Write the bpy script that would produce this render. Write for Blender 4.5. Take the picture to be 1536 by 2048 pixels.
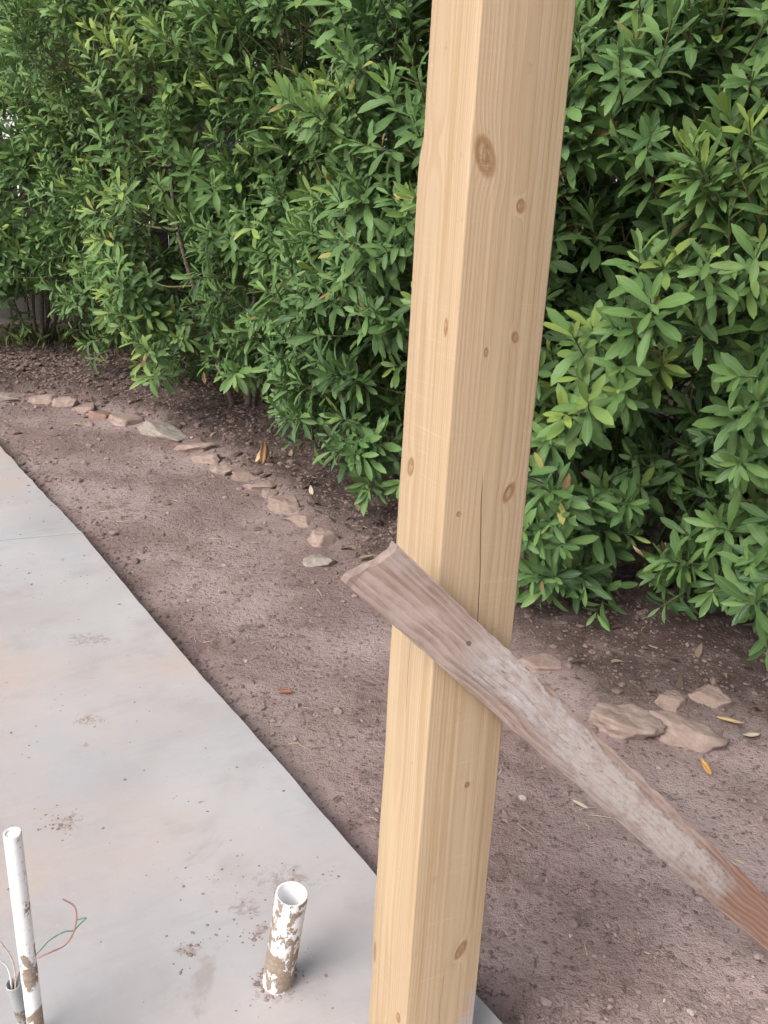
import bpy, math, random
import numpy as np
from mathutils import Matrix, Vector

for o in list(bpy.data.objects):
    bpy.data.objects.remove(o)
SC = bpy.context.scene
COL = SC.collection
rad = math.radians

# ------------------------------------------------------------------ camera, sky, sun, exposure
CAM_P, CAM_R, CAM_H, CAM_F = rad(21.5), rad(2.8), 1.5, 1900.0      # focal length in pixels of a 2048 px tall frame
_f = np.array([0, math.cos(CAM_P), -math.sin(CAM_P)]); _u = np.array([0, math.sin(CAM_P), math.cos(CAM_P)]); _r = np.array([1.0, 0, 0])
c_, s_ = math.cos(CAM_R), math.sin(CAM_R)
CR, CU, CF, CP = _r * c_ + _u * s_, _u * c_ - _r * s_, _f, np.array([0, 0, CAM_H])
cd = bpy.data.cameras.new('camera'); cam = bpy.data.objects.new('camera', cd); COL.objects.link(cam)
m = Matrix.Identity(4)
for i in range(3):
    m[i][0], m[i][1], m[i][2], m[i][3] = CR[i], CU[i], -CF[i], CP[i]
cam.matrix_world = m
cd.sensor_fit = 'VERTICAL'; cd.sensor_height = 24; cd.lens = 24 * CAM_F / 2048
cd.clip_start = 0.02; cd.clip_end = 500
SC.camera = cam
SUN_AZ, SUN_EL = rad(-138), rad(43)          # azimuth clockwise from +Y
w = bpy.data.worlds.new('World'); SC.world = w; w.use_nodes = True
wn = w.node_tree.nodes; wl = w.node_tree.links
bg = wn['Background']
sky = wn.new('ShaderNodeTexSky'); sky.sky_type = 'NISHITA'; sky.sun_disc = False
sky.sun_elevation = SUN_EL; sky.sun_rotation = SUN_AZ; sky.dust_density = 4.0; sky.air_density = 1.0; sky.ozone_density = 1.0
hs = wn.new('ShaderNodeHueSaturation'); hs.inputs['Saturation'].default_value = 0.32
wl.new(sky.outputs[0], hs.inputs['Color']); wl.new(hs.outputs[0], bg.inputs['Color'])
bg.inputs['Strength'].default_value = 0.10
sd = bpy.data.lights.new('sun', 'SUN'); sun = bpy.data.objects.new('sun', sd); COL.objects.link(sun)
sd.energy = 1.5; sd.angle = rad(40); sd.color = (1.0, 0.95, 0.88)
sv = Vector((math.cos(SUN_EL) * math.sin(SUN_AZ), math.cos(SUN_EL) * math.cos(SUN_AZ), math.sin(SUN_EL)))
sun.rotation_euler = sv.to_track_quat('Z', 'Y').to_euler(); sun.location = (-6, -4, 9)
vs = SC.view_settings; vs.view_transform = 'Standard'; vs.look = 'None'; vs.gamma = 1.0; vs.exposure = 1.0
SC.cycles.use_adaptive_sampling = True; SC.cycles.adaptive_threshold = 0.04
SC.cycles.max_bounces = 5; SC.cycles.transparent_max_bounces = 4

# ------------------------------------------------------------------ helpers: noise, meshes, tags
rng = np.random.default_rng(7)


def _h(ix, iy, seed):
    n = (ix.astype(np.int64) * 374761393 + iy.astype(np.int64) * 668265263 + seed * 974711) & 0x7fffffff
    n = ((n ^ (n >> 13)) * 1274126177) & 0x7fffffff
    return ((n ^ (n >> 16)) & 0xffff) / 65535.0


def vnoise(x, y, s=0):
    x = np.asarray(x, float); y = np.asarray(y, float)
    ix, iy = np.floor(x), np.floor(y); fx, fy = x - ix, y - iy
    fx = fx * fx * (3 - 2 * fx); fy = fy * fy * (3 - 2 * fy)
    a, b, c, d = _h(ix, iy, s), _h(ix + 1, iy, s), _h(ix, iy + 1, s), _h(ix + 1, iy + 1, s)
    return (a + (b - a) * fx) * (1 - fy) + (c + (d - c) * fx) * fy


def fbm(x, y, s=0, o=3):
    t = 0; a = .5
    for i in range(o):
        t = t + a * vnoise(x * 2 ** i, y * 2 ** i, s + i * 17); a *= .5
    return t


def sstep(a, b, x):
    t = np.clip((x - a) / (b - a), 0, 1)
    return t * t * (3 - 2 * t)


def mesh_tris(name, V, T, mat, smooth=True, col=None):
    """fast mesh from arrays of vertices and triangles (or quads), optional per-vertex colour 'tint'"""
    me = bpy.data.meshes.new(name)
    V = np.ascontiguousarray(V, np.float32); T = np.ascontiguousarray(T, np.int32)
    k = T.shape[1]
    me.vertices.add(len(V)); me.vertices.foreach_set('co', V.ravel())
    me.loops.add(T.size); me.loops.foreach_set('vertex_index', T.ravel())
    me.polygons.add(len(T)); me.polygons.foreach_set('loop_start', np.arange(0, T.size, k, dtype=np.int32))
    me.polygons.foreach_set('use_smooth', np.full(len(T), smooth))
    me.update(calc_edges=True)
    if col is not None:
        at = me.attributes.new('tint', 'FLOAT_COLOR', 'POINT')
        c4 = np.ones((len(V), 4), np.float32); c4[:, :col.shape[1]] = col
        at.data.foreach_set('color', c4.ravel())
    if mat: me.materials.append(mat)
    return me


def mesh_py(name, V, F, mat, smooth=False):
    me = bpy.data.meshes.new(name); me.from_pydata([tuple(map(float, v)) for v in V], [], [tuple(f) for f in F])
    me.polygons.foreach_set('use_smooth', [smooth] * len(me.polygons)); me.update()
    if mat: me.materials.append(mat)
    return me


def ob(name, me, parent=None, loc=None):
    o = bpy.data.objects.new(name, me); COL.objects.link(o)
    if parent: o.parent = parent
    if loc is not None: o.location = loc
    return o


def tag(o, label=None, cat=None, group=None, kind=None):
    if label: o['label'] = label
    if cat: o['category'] = cat
    if group: o['group'] = group
    if kind: o['kind'] = kind
    return o


def tube_geo(pts, rads, n=8, cap=True):
    pts = np.array(pts, float); k = len(pts)
    rads = np.full(k, rads) if np.isscalar(rads) else np.array(rads)
    V, F = [], []
    ref = np.array([0.31, 0.87, 0.39])
    for i in range(k):
        t = pts[min(i + 1, k - 1)] - pts[max(i - 1, 0)]; t /= np.linalg.norm(t) + 1e-9
        a = np.cross(t, ref); a /= np.linalg.norm(a) + 1e-9; b = np.cross(t, a)
        for j in range(n):
            an = 2 * math.pi * j / n
            V.append(pts[i] + rads[i] * (a * math.cos(an) + b * math.sin(an)))
    for i in range(k - 1):
        for j in range(n):
            F.append((i * n + j, i * n + (j + 1) % n, (i + 1) * n + (j + 1) % n, (i + 1) * n + j))
    if cap:
        F.append(tuple(range(n))[::-1]); F.append(tuple((k - 1) * n + j for j in range(n)))
    return V, F


def spline(pts, n=8):
    P = np.array(pts, float); P = np.vstack([2 * P[0] - P[1], P, 2 * P[-1] - P[-2]]); out = []
    for i in range(1, len(P) - 2):
        for t in np.linspace(0, 1, n, endpoint=False):
            a, b, c, d = P[i - 1], P[i], P[i + 1], P[i + 2]
            out.append(.5 * (2 * b + (c - a) * t + (2 * a - 5 * b + 4 * c - d) * t * t + (3 * b - a - 3 * c + d) * t ** 3))
    out.append(P[-2]); return np.array(out)


def box_geo(x0, x1, y0, y1, z0, z1, b=0.0):
    if b <= 0:
        V = [(x, y, z) for z in (z0, z1) for (x, y) in ((x0, y0), (x1, y0), (x1, y1), (x0, y1))]
        return V, [(3, 2, 1, 0), (4, 5, 6, 7), (0, 1, 5, 4), (1, 2, 6, 5), (2, 3, 7, 6), (3, 0, 4, 7)]
    V = []; F = []
    for (z, i) in ((z0, b), (z0 + b, 0), (z1 - b, 0), (z1, b)):
        X0, X1, Y0, Y1 = x0 + i, x1 - i, y0 + i, y1 - i
        for (x, y) in ((X0 + b, Y0), (X1 - b, Y0), (X1, Y0 + b), (X1, Y1 - b), (X1 - b, Y1), (X0 + b, Y1), (X0, Y1 - b), (X0, Y0 + b)):
            V.append((x, y, z))
    for k in range(3):
        for j in range(8):
            F.append((k * 8 + j, k * 8 + (j + 1) % 8, k * 8 + 8 + (j + 1) % 8, k * 8 + 8 + j))
    F.append(tuple(range(8))[::-1]); F.append(tuple(range(24, 32)))
    return V, F


# ------------------------------------------------------------------ node helper: arithmetic on sockets
class S:
    def __init__(s, nt, k): s.nt, s.k = nt, k
    def _m(s, op, *o):
        n = s.nt.nodes.new('ShaderNodeMath'); n.operation = op
        for i, q in enumerate((s,) + o):
            if isinstance(q, S): s.nt.links.new(q.k, n.inputs[i])
            else: n.inputs[i].default_value = q
        return S(s.nt, n.outputs[0])
    def __add__(s, o): return s._m('ADD', o)
    __radd__ = __add__
    def __sub__(s, o): return s._m('SUBTRACT', o)
    def __rsub__(s, o): return (s * -1.0) + o
    def __mul__(s, o): return s._m('MULTIPLY', o)
    __rmul__ = __mul__
    def __truediv__(s, o): return s._m('DIVIDE', o)
    def max(s, o): return s._m('MAXIMUM', o)
    def min(s, o): return s._m('MINIMUM', o)
    def abs(s): return s._m('ABSOLUTE')
    def sqrt(s): return s._m('SQRT')
    def frac(s): return s._m('FRACT')
    def pow(s, o): return s._m('POWER', o)
    def exp(s): return s._m('EXPONENT')
    def step(s, a, b, lo=0.0, hi=1.0):
        n = s.nt.nodes.new('ShaderNodeMapRange'); n.interpolation_type = 'SMOOTHSTEP'
        s.nt.links.new(s.k, n.inputs[0])
        for i, v in enumerate((a, b, lo, hi)): 
            if isinstance(v, S): s.nt.links.new(v.k, n.inputs[1 + i])
            else: n.inputs[1 + i].default_value = v
        return S(s.nt, n.outputs[0])


class Mat:
    def __init__(s, name, rough=.7, spec=.3):
        s.mat = bpy.data.materials.new(name); s.mat.use_nodes = True; s.nt = s.mat.node_tree
        s.bsdf = s.nt.nodes['Principled BSDF']; s.out = s.nt.nodes['Material Output']
        s.bsdf.inputs['Roughness'].default_value = rough; s.bsdf.inputs['Specular IOR Level'].default_value = spec
        s.tc = s.nt.nodes.new('ShaderNodeTexCoord')
    def coord(s, which='Object'): return s.tc.outputs[which]
    def xyz(s, which='Object'):
        n = s.nt.nodes.new('ShaderNodeSeparateXYZ'); s.nt.links.new(s.coord(which), n.inputs[0])
        return [S(s.nt, n.outputs[i]) for i in range(3)]
    def vec(s, x, y, z):
        n = s.nt.nodes.new('ShaderNodeCombineXYZ')
        for i, q in enumerate((x, y, z)):
            if isinstance(q, S): s.nt.links.new(q.k, n.inputs[i])
            else: n.inputs[i].default_value = q
        return n.outputs[0]
    def scaled(s, sx, sy, sz, vec=None):
        n = s.nt.nodes.new('ShaderNodeVectorMath'); n.operation = 'MULTIPLY'
        s.nt.links.new(vec or s.coord(), n.inputs[0]); n.inputs[1].default_value = (sx, sy, sz)
        return n.outputs[0]
    def noise(s, scale, detail=4, rough=.55, vec=None, dist=0.0):
        n = s.nt.nodes.new('ShaderNodeTexNoise'); n.inputs['Scale'].default_value = scale; n.inputs['Detail'].default_value = detail
        n.inputs['Roughness'].default_value = rough; n.inputs['Distortion'].default_value = dist
        s.nt.links.new(vec or s.coord(), n.inputs['Vector'])
        return S(s.nt, n.outputs[0])
    def vor(s, scale, vec=None, feature='F1'):
        n = s.nt.nodes.new('ShaderNodeTexVoronoi'); n.feature = feature; n.inputs['Scale'].default_value = scale
        s.nt.links.new(vec or s.coord(), n.inputs['Vector'])
        return S(s.nt, n.outputs['Distance'])
    def attr(s, name):
        n = s.nt.nodes.new('ShaderNodeAttribute'); n.attribute_name = name
        q = s.nt.nodes.new('ShaderNodeSeparateColor'); s.nt.links.new(n.outputs['Color'], q.inputs[0])
        return [S(s.nt, q.outputs[i]) for i in range(3)]
    def rnd(s):
        n = s.nt.nodes.new('ShaderNodeObjectInfo'); return S(s.nt, n.outputs['Random'])
    def mix(s, a, b, f):
        n = s.nt.nodes.new('ShaderNodeMix'); n.data_type = 'RGBA'
        for k, q in ((6, a), (7, b)):
            if isinstance(q, tuple): n.inputs[k].default_value = q + (1,)
            else: s.nt.links.new(q, n.inputs[k])
        if isinstance(f, S): s.nt.links.new(f.k, n.inputs[0])
        else: n.inputs[0].default_value = f
        return n.outputs[2]
    def color(s, c): s.nt.links.new(c, s.bsdf.inputs['Base Color'])
    def rough(s, r): s.nt.links.new(r.k, s.bsdf.inputs['Roughness'])
    def bump(s, h, strength=.5, dist=.01):
        n = s.nt.nodes.new('ShaderNodeBump'); n.inputs['Strength'].default_value = strength; n.inputs['Distance'].default_value = dist
        s.nt.links.new(h.k, n.inputs['Height']); s.nt.links.new(n.outputs[0], s.bsdf.inputs['Normal'])


# ------------------------------------------------------------------ materials
def m_soil():
    M = Mat('soil', .95, .15); bed = M.attr('tint')
    n1 = M.noise(1.7, 4); n2 = M.noise(9, 6, .65); n3 = M.noise(55, 5, .7); n4 = M.noise(210, 3, .7)
    c = M.mix((.275, .195, .185), (.43, .33, .318), n1.step(.36, .62)); c = M.mix(c, (.25, .165, .145), M.noise(.8, 3).step(.5, .65, 0, .5))
    c = M.mix(c, (.165, .118, .107), n2.step(.52, .72, 0, .75))
    c = M.mix(c, (.33, .27, .245), n3.step(.56, .70, 0, .65))
    c = M.mix(c, (.07, .048, .042), n3.step(.46, .34, 0, .75))
    c = M.mix(c, (.42, .36, .33), n4.step(.70, .8, 0, .7))
    c = M.mix(c, (.088, .062, .054), bed[0] * n2.step(.25, .6, .55, .95))
    M.color(c); M.bump(n3 * 1.0 + n4 * .35 + n2 * .5, 1.0, .016)
    return M.mat


def m_clod():
    M = Mat('soil_clod', .95, .15); t = M.attr('tint')
    n = M.noise(160, 3)
    c = M.mix((.165, .118, .107), (.31, .238, .222), t[0])
    c = M.mix(c, (.45, .40, .37), t[1]); c = M.mix(c, (.10, .073, .066), n.step(.5, .7, 0, .4))
    M.color(c); M.bump(n, .6, .003); return M.mat


SPOTS = [(-.699, 1.761, .045, .035), (-.766, 2.17, .05, .03), (-.205, 1.468, .016, .028), (-.343, 1.413, .035, .022), (-.169, 1.614, .08, .05), (-.243, 1.53, .04, .03), (-.155, 1.335, .055, .04), (-.9, 2.6, .10, .05)]


def m_concrete():
    M = Mat('concrete', .6, .35)
    n1 = M.noise(1.1, 5, .6, dist=.6); n2 = M.noise(5, 6, .6); n3 = M.noise(38, 5, .6); n4 = M.noise(300, 2); st = M.noise(2.3, 6, .7, dist=1.0)
    c = M.mix((.368, .345, .352), (.44, .418, .428), n1.step(.3, .7))
    c = M.mix(c, (.36, .372, .40), M.noise(1.9, 4, .6).step(.48, .7, 0, .7)); c = M.mix(c, (.44, .36, .33), M.noise(1.3, 3, .5, vec=M.scaled(1, 1.2, 1)).step(.44, .68, 0, .9))
    c = M.mix(c, (.325, .30, .30), n2.step(.50, .75, 0, .6))
    c = M.mix(c, (.44, .43, .435), n3.step(.55, .75, 0, .4))
    sp = M.noise(26, 2, .5); c = M.mix(c, (.20, .165, .15), (sp.step(.705, .735) * M.noise(3.1, 3).step(.45, .6)) * .75)
    c = M.mix(c, (.26, .215, .195), st.step(.62, .73, 0, .5))
    x, y, z = M.xyz(); spots = None; nn = M.noise(60, 5, .75); wob = (M.noise(22, 3) - .5)
    for (u, v, r1, r2) in SPOTS:
        a = (x - u) / r1 + wob * 1.6; b = (y - v) / r2 + wob * 1.2; q = (a * a + b * b) * -1.0
        q = q.exp(); spots = q if spots is None else spots.max(q)
    tw = M.noise(1.0, 4, .6, vec=M.vec(x * 3 + y * 2.0, y * 16 - x * 9, 0.0), dist=1.2); c = M.mix(c, (.34, .315, .315), tw.step(.52, .72, 0, .28)); c = M.mix(c, (.45, .43, .438), tw.step(.46, .30, 0, .22))
    pore = M.vor(140); c = M.mix(c, (.20, .175, .165), pore.step(.10, .05) * M.noise(7, 3).step(.5, .65) * .6)
    c = M.mix(c, (.235, .175, .145), (spots * nn.step(.35, .62)).step(.25, .75) * .55)
    c = M.mix(c, (.25, .18, .15), z.step(-.0015, -.010, 0, .9))
    M.color(c); M.rough(n1.step(.35, .65, .42, .62) + n3 * .12)
    M.bump(n2 * .5 + n3 * .18 + n4 * .04, .35, .006); return M.mat


def wood_rings(M, x, y, z, px, py, freq, zwob, knots):
    """distance-from-pith rings with wander along the trunk; knots = (axis, u, z, ru, rz, tilt)"""
    nz = M.noise(1.0, 2, .5, vec=M.vec(x * 3.0, y * 3.0, z * zwob)); nz2 = M.noise(1.0, 3, .5, vec=M.vec(x * 22, y * 22, z * 2.2))
    dx = x - px + (nz - .5) * .05; dy = y - py
    r = (dx * dx + dy * dy).sqrt() + (nz2 - .5) * .006 + (nz - .5) * .012
    core = None; halo = None
    for (ax, u, kz, ru, rz, ti) in knots:
        q = x if ax == 'x' else y
        a = q - u; b = z - kz
        e1 = (a + b * ti) / ru; e2 = (b - a * ti * .6) / rz
        d = (e1 * e1 + e2 * e2).sqrt()
        r = r + (d * d * -.30).exp() * (ru * .45)
        k = d.step(1.15, .75); hh = (d - 1.0).abs().step(.45, .05)
        core = k if core is None else core.max(k); halo = hh if halo is None else halo.max(hh)
    fr = (r * freq).frac()
    late = fr.step(.25, .85) * fr.step(1.0, .93)
    return late, core, halo


A_POST = rad(26.5); PZ = .85
P_ROT = Matrix.Rotation(rad(-3.5), 3, Vector((.998, -.067, 0))) @ Matrix.Rotation(A_POST, 3, 'Z')      # the post leans back a little
P_PIV = Vector((.0796, 1.1842, PZ))
RK = [('x', .0213, 1.486, .012, .021, .35), ('x', .0788, 1.431, .0055, .0075, 0), ('x', .0888, 1.267, .005, .0065, .2), ('x', .046, 1.248, .003, .0055, 0),
      ('x', .1026, 1.052, .007, .013, -.4), ('x', .0245, 1.028, .003, .0035, 0), ('x', .0777, .586, .004, .0045, 0), ('x', .0941, .267, .008, .016, -.45)]
LK = [('y', .1012, 1.07, .008, .012, .2), ('y', .0273, 1.277, .004, .010, 0), ('y', .0258, .139, .006, .009, .2), ('y', .124, .19, .004, .018, 0)]


def m_post():
    M = Mat('treated_pine', .62, .3); x, y, z = M.xyz()
    late, core, halo = wood_rings(M, x, y, z, .075, .085, 300, .7, RK + LK)
    fib = M.noise(1.0, 3, .6, vec=M.scaled(420, 420, 7)); big = M.noise(1.0, 3, .5, vec=M.scaled(10, 10, 1.1))
    c = M.mix((.45, .332, .218), (.36, .245, .142), late * .45)
    bs = M.noise(1.0, 4, .6, vec=M.scaled(75, 75, .9)); c = M.mix(c, (.35, .235, .125), bs.step(.5, .68, 0, .6)); c = M.mix(c, (.55, .42, .27), bs.step(.44, .3, 0, .5))
    c = M.mix(c, (.54, .405, .262), big.step(.5, .75, 0, .6))
    c = M.mix(c, (.42, .34, .19), M.noise(1.0, 2, .5, vec=M.scaled(5, 5, .8)).step(.52, .7, 0, .45))
    c = M.mix(c, (.35, .22, .11), fib.step(.52, .8, 0, .5))
    c = M.mix(c, (.28, .15, .065), halo * .8); c = M.mix(c, (.24, .135, .07), core * M.noise(1.0, 4, .7, vec=M.scaled(160, 160, 90)).step(.35, .6, .3, .95))
    # drying checks
    wz = M.noise(1.0, 2, .5, vec=M.vec(0.0, 0.0, z * 9.0))
    ck = (x - .0655 - (wz - .5) * .008 + (z - .945) * .0615).abs().step(.0010, .0005) * z.step(.80, .83) * z.step(1.09, 1.05) * y.step(.01, .005)
    ck2 = (y - .070 - (wz - .5) * .01).abs().step(.0009, .0004) * z.step(.68, .71) * z.step(.83, .80) * x.step(.01, .005)
    ck3 = (x - .066 - (wz - .5) * .02).abs().step(.0009, .0004) * z.step(.27, .2) * y.step(.01, .005)
    ck = ck.max(ck2).max(ck3 * .35); c = M.mix(c, (.10, .055, .03), ck * .9)
    # grey cement smear low on the right-hand side
    sm = M.noise(1.0, 5, .65, vec=M.scaled(26, 26, 16))
    ms = (sm - (z - .16) * 2.6 + (x - .12) * 8.0).step(.42, .62) * z.step(.42, .30)
    c = M.mix(c, (.40, .345, .33), ms * .8)
    dt = M.noise(1.0, 5, .7, vec=M.scaled(45, 45, 30)); c = M.mix(c, (.26, .18, .11), dt.step(.62, .74, 0, .5))
    saw = M.noise(1.0, 2, .5, vec=M.scaled(6, 6, 260)); c = M.mix(c, (.60, .46, .31), saw.step(.55, .75, 0, .22) * M.noise(1.0, 2, .5, vec=M.scaled(9, 9, 3)).step(.45, .6))
    M.color(c); M.bump(saw * .12 + late * .2 + fib * .4 - core * .5 - ck * 2.0, .35, .0018)
    return M.mat


def m_board():
    M = Mat('weathered_pine', .85, .2); x, y, z = M.xyz()          # x along, y across, z through
    n = M.noise(1.0, 2, .5, vec=M.scaled(3.2, 8, 8)); n2 = M.noise(1.0, 4, .6, vec=M.scaled(9, 60, 60)); fib = M.noise(1.0, 3, .6, vec=M.scaled(7, 330, 330))
    r = (y - .010 + (n - .5) * .045).abs() + x * .020 + (n2 - .5) * .006
    fr = (r * 105).frac(); late = fr.step(.1, .85) * fr.step(1.0, .88)
    c = M.mix((.42, .31, .265), (.255, .175, .145), late * n2.step(.3, .65, .3, .85))
    c = M.mix(c, (.16, .105, .085), fib.step(.55, .72, 0, .6)); c = M.mix(c, (.50, .40, .365), M.noise(1.0, 4, .6, vec=M.scaled(14, 40, 40)).step(.45, .7, 0, .7))
    red = M.noise(1.0, 4, .6, vec=M.scaled(6, 22, 22))
    c = M.mix(c, (.36, .185, .125), (x + (red - .5) * .5).step(.85, 1.22) * .75); c = M.mix(c, (.17, .10, .075), fib.step(.5, .68, 0, .5) * x.step(.8, 1.0)); c = M.mix(c, (.20, .12, .09), late * x.step(.85, 1.05) * .45)
    # dried cement film with a ragged upper limit
    jag = M.noise(1.0, 7, .8, vec=M.scaled(32, 50, 50)); lo = M.noise(1.0, 4, .6, vec=M.scaled(5, 25, 25))
    jg2 = M.vor(1.0, vec=M.scaled(38, 85, 85))
    top = (x.step(.22, .85, .043, .020) - y + (jag - .5) * .034 + (jg2 - .4) * .010).step(-.002, .003)
    low = (y + .025 - x.step(.1, .75, .030, -.012) + (lo - .5) * .085 + (fib - .5) * .05).step(-.016, .014)
    ends = (x + (lo - .5) * .16 + (fib - .5) * .06).step(.17, .30) * (x + (jag - .5) * .3 + (lo - .5) * .3).step(1.14, .98)
    film = top * low * ends
    patch = M.noise(1.0, 6, .75, vec=M.scaled(34, 70, 70)).step(.34, .60, .2, .88)
    c = M.mix(c, (.53, .475, .465), film * patch)
    c = M.mix(c, (.66, .63, .63), film * M.noise(1.0, 5, .7, vec=M.scaled(24, 90, 90)).step(.52, .64, 0, .5) * x.step(.75, .35))
    c = M.mix(c, (.20, .165, .155), film * M.noise(1.0, 5, .7, vec=M.scaled(40, 110, 110)).step(.60, .66, 0, .7))
    c = M.mix(c, (.10, .075, .065), M.noise(1.0, 4, .7, vec=M.scaled(60, 90, 90)).step(.68, .76, 0, .75))
    streak = M.noise(1.0, 3, .5, vec=M.scaled(2.5, 170, 170)); c = M.mix(c, (.45, .39, .37), y.step(-.018, -.036) * streak.step(.5, .62) * x.step(.25, .45) * .7)
    c = M.mix(c, (.27, .205, .182), x.step(.0012, .0002) * .8)
    kd = ((x - .208) * (x - .208) + (y - .010) * (y - .010) * 1.6).sqrt(); c = M.mix(c, (.12, .085, .07), kd.step(.0055, .004) * .8)
    M.color(c); M.bump(fib * .9 + film * .6 + jag * .4 - late * .3, .8, .003)
    return M.mat


def m_leaf():
    M = Mat('leaf', .5, .3); t = M.attr('tint')      # r: age (0 old .. 1 young), g: distance from midrib, b: chance
    c = M.mix((.055, .120, .048), (.135, .240, .072), t[0].step(0.0, .45))
    c = M.mix(c, (.28, .37, .085), t[0].step(.42, .85))
    c = M.mix(c, (.34, .31, .10), t[2].step(.984, .990)); c = M.mix(c, (.24, .14, .07), t[2].step(.993, .996))
    c = M.mix(c, (.075, .12, .085), t[2].step(.3, .0, 0, .5))
    c = M.mix(c, (.19, .28, .13), t[1].step(.16, .03, 0, .55))
    c = M.mix(c, (.04, .07, .03), M.noise(60, 2).step(.55, .8, 0, .3))
    M.color(c)
    tr = M.nt.nodes.new('ShaderNodeBsdfTranslucent'); mx = M.nt.nodes.new('ShaderNodeMixShader'); mx.inputs[0].default_value = .22
    M.nt.links.new(c, tr.inputs[0]); M.nt.links.new(M.bsdf.outputs[0], mx.inputs[1]); M.nt.links.new(tr.outputs[0], mx.inputs[2]); M.nt.links.new(mx.outputs[0], M.out.inputs[0])
    return M.mat


def m_flat(name, a, b, scale=20, rough=.8, spec=.25, bump=.3, bd=.004, stretch=(1, 1, 1)):
    M = Mat(name, rough, spec); n = M.noise(scale, 5, .65, vec=M.scaled(*stretch))
    n2 = M.noise(scale * 4.3, 4, .6, vec=M.scaled(*stretch))
    c = M.mix(a, b, n.step(.35, .65)); c = M.mix(c, tuple(.6 * q for q in a), n2.step(.58, .75, 0, .5))
    M.color(c); M.bump(n + n2 * .5, bump, bd); return M.mat


def m_stone(name, a, b, lich):
    M = Mat(name, .9, .2); n = M.noise(16, 6, .7); n2 = M.noise(70, 4, .7); v = M.noise(6, 4, .6, dist=.8)
    c = M.mix(a, b, v.step(.4, .62)); c = M.mix(c, lich, n.step(.55, .72, 0, .7)); c = M.mix(c, (.10, .07, .06), n2.step(.60, .75, 0, .6))
    c = M.mix(c, (.16, .11, .095), n.step(.45, .33, 0, .55))
    M.color(c); M.bump(n * .7 + n2 * .4, .7, .006); return M.mat


def m_pvc(name, bias, prof, white=(.80, .80, .82), mud=(.255, .195, .15), side=None, rin=.0):
    M = Mat(name, .35, .45); x, y, z = M.xyz()
    n = M.noise(1.0, 6, .72, vec=M.scaled(70, 70, 40)); big = M.noise(1.0, 4, .6, vec=M.scaled(38, 38, 24), dist=.5); sp = M.noise(1.0, 3, .6, vec=M.scaled(210, 210, 150))
    t = (big - .5) * 2.3 + (n - .5) * 1.3 + bias
    zz = z; z = z + (big - .5) * .10 + (n - .5) * .05
    for (z0, z1, z2, z3, am) in prof: t = t + z.step(z0, z1) * z.step(z3, z2) * am
    if side: t = t + x * side[0] + y * side[1]
    msk = t.step(.0, .06)
    wipe = M.noise(1.0, 5, .6, vec=M.scaled(30, 30, 120)); light = (t + (wipe - .5) * 1.6).step(-.25, .15) * .5
    shell = (x * x + y * y).sqrt().step(rin, rin + .0006)
    msk = msk.max(sp.step(.66, .70) * (t.step(-.75, -.3)))
    msk = msk * shell; light = light * shell; c = M.mix(white, (.50, .44, .39), light); c = M.mix(c, M.mix(mud, (.36, .30, .25), M.noise(120, 4, .7).step(.4, .7)), msk)
    M.color(c); M.rough(msk * .5 + .35); M.bump(msk * (n + .6), .5, .002); return M.mat


def m_dead(name, a, b):
    M = Mat(name, .7, .2); n = M.noise(45, 4); c = M.mix(a, b, n.step(.35, .65)); c = M.mix(c, tuple(.45 * q for q in a), M.noise(150, 3).step(.6, .75, 0, .6))
    M.color(c); return M.mat


MT = dict(soil=m_soil(), clod=m_clod(), concrete=m_concrete(), post=m_post(), board=m_board(), leaf=m_leaf(),
          bark=m_flat('bark', (.11, .085, .065), (.20, .165, .135), 60, bump=.6), twig=m_flat('green_twig', (.10, .11, .05), (.16, .15, .08), 40),
          fence=m_flat('old_fence_wood', (.036, .033, .031), (.062, .056, .052), 4, .9, .15, .5, .004, (9, 9, .8)),
          white=m_flat('white_siding', (.74, .74, .74), (.80, .80, .79), 3, .6, .3, .05), roof=m_flat('grey_shingle', (.16, .17, .19), (.24, .25, .27), 8, .9, .2, .5),
          glass=m_flat('dark_pane', (.03, .035, .04), (.05, .055, .06), 2, .1, .5, 0.02), drive=m_flat('driveway_concrete', (.50, .48, .46), (.60, .58, .56), 3, .85, .2, .2),
          tan=m_stone('tan_sandstone', (.27, .20, .172), (.34, .262, .226), (.41, .345, .31)), brown=m_stone('brown_sandstone', (.235, .172, .145), (.285, .215, .185), (.36, .29, .26)),
          grey=m_stone('grey_flagstone', (.25, .215, .19), (.31, .272, .24), (.38, .34, .31)), red=m_stone('red_sandstone', (.235, .15, .118), (.28, .19, .155), (.34, .26, .225)),
          dead_tan=m_dead('dead_leaf_tan', (.45, .31, .17), (.56, .42, .26)), dead_orange=m_dead('dead_leaf_orange', (.50, .25, .07), (.60, .36, .14)),
          dead_brown=m_dead('dead_leaf_brown', (.20, .11, .06), (.30, .18, .105)), dead_red=m_dead('dead_leaf_red', (.36, .11, .06), (.42, .19, .10)),
          dead_pale=m_dead('dead_leaf_pale', (.55, .48, .37), (.62, .55, .45)), straw=m_dead('straw', (.42, .34, .22), (.52, .44, .31)))
MT['end_grain'] = m_flat('muddy_end_grain', (.22, .165, .145), (.31, .24, .215), 60, .9, .15, .6, .003)
MT['pvc_wide'] = m_pvc('pvc_wide', -.08, [(-.1, -.09, .10, .13, .10), (.02, .035, .085, .11, .20), (-.1, -.09, .008, .02, -.6)], rin=.0275)
MT['pvc_thin'] = m_pvc('pvc_thin', -.62, [(-.1, -.09, .14, .17, .52), (.20, .215,   .275, .30, .42), (-.1, -.09, .34, .44, .12)], side=(22.0, -6.0))
MT['conduit'] = m_pvc('conduit_grey', .05, [(.1, .14, .3, .4, -.5)], white=(.36, .38, .39), mud=(.16, .14, .125))


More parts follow.
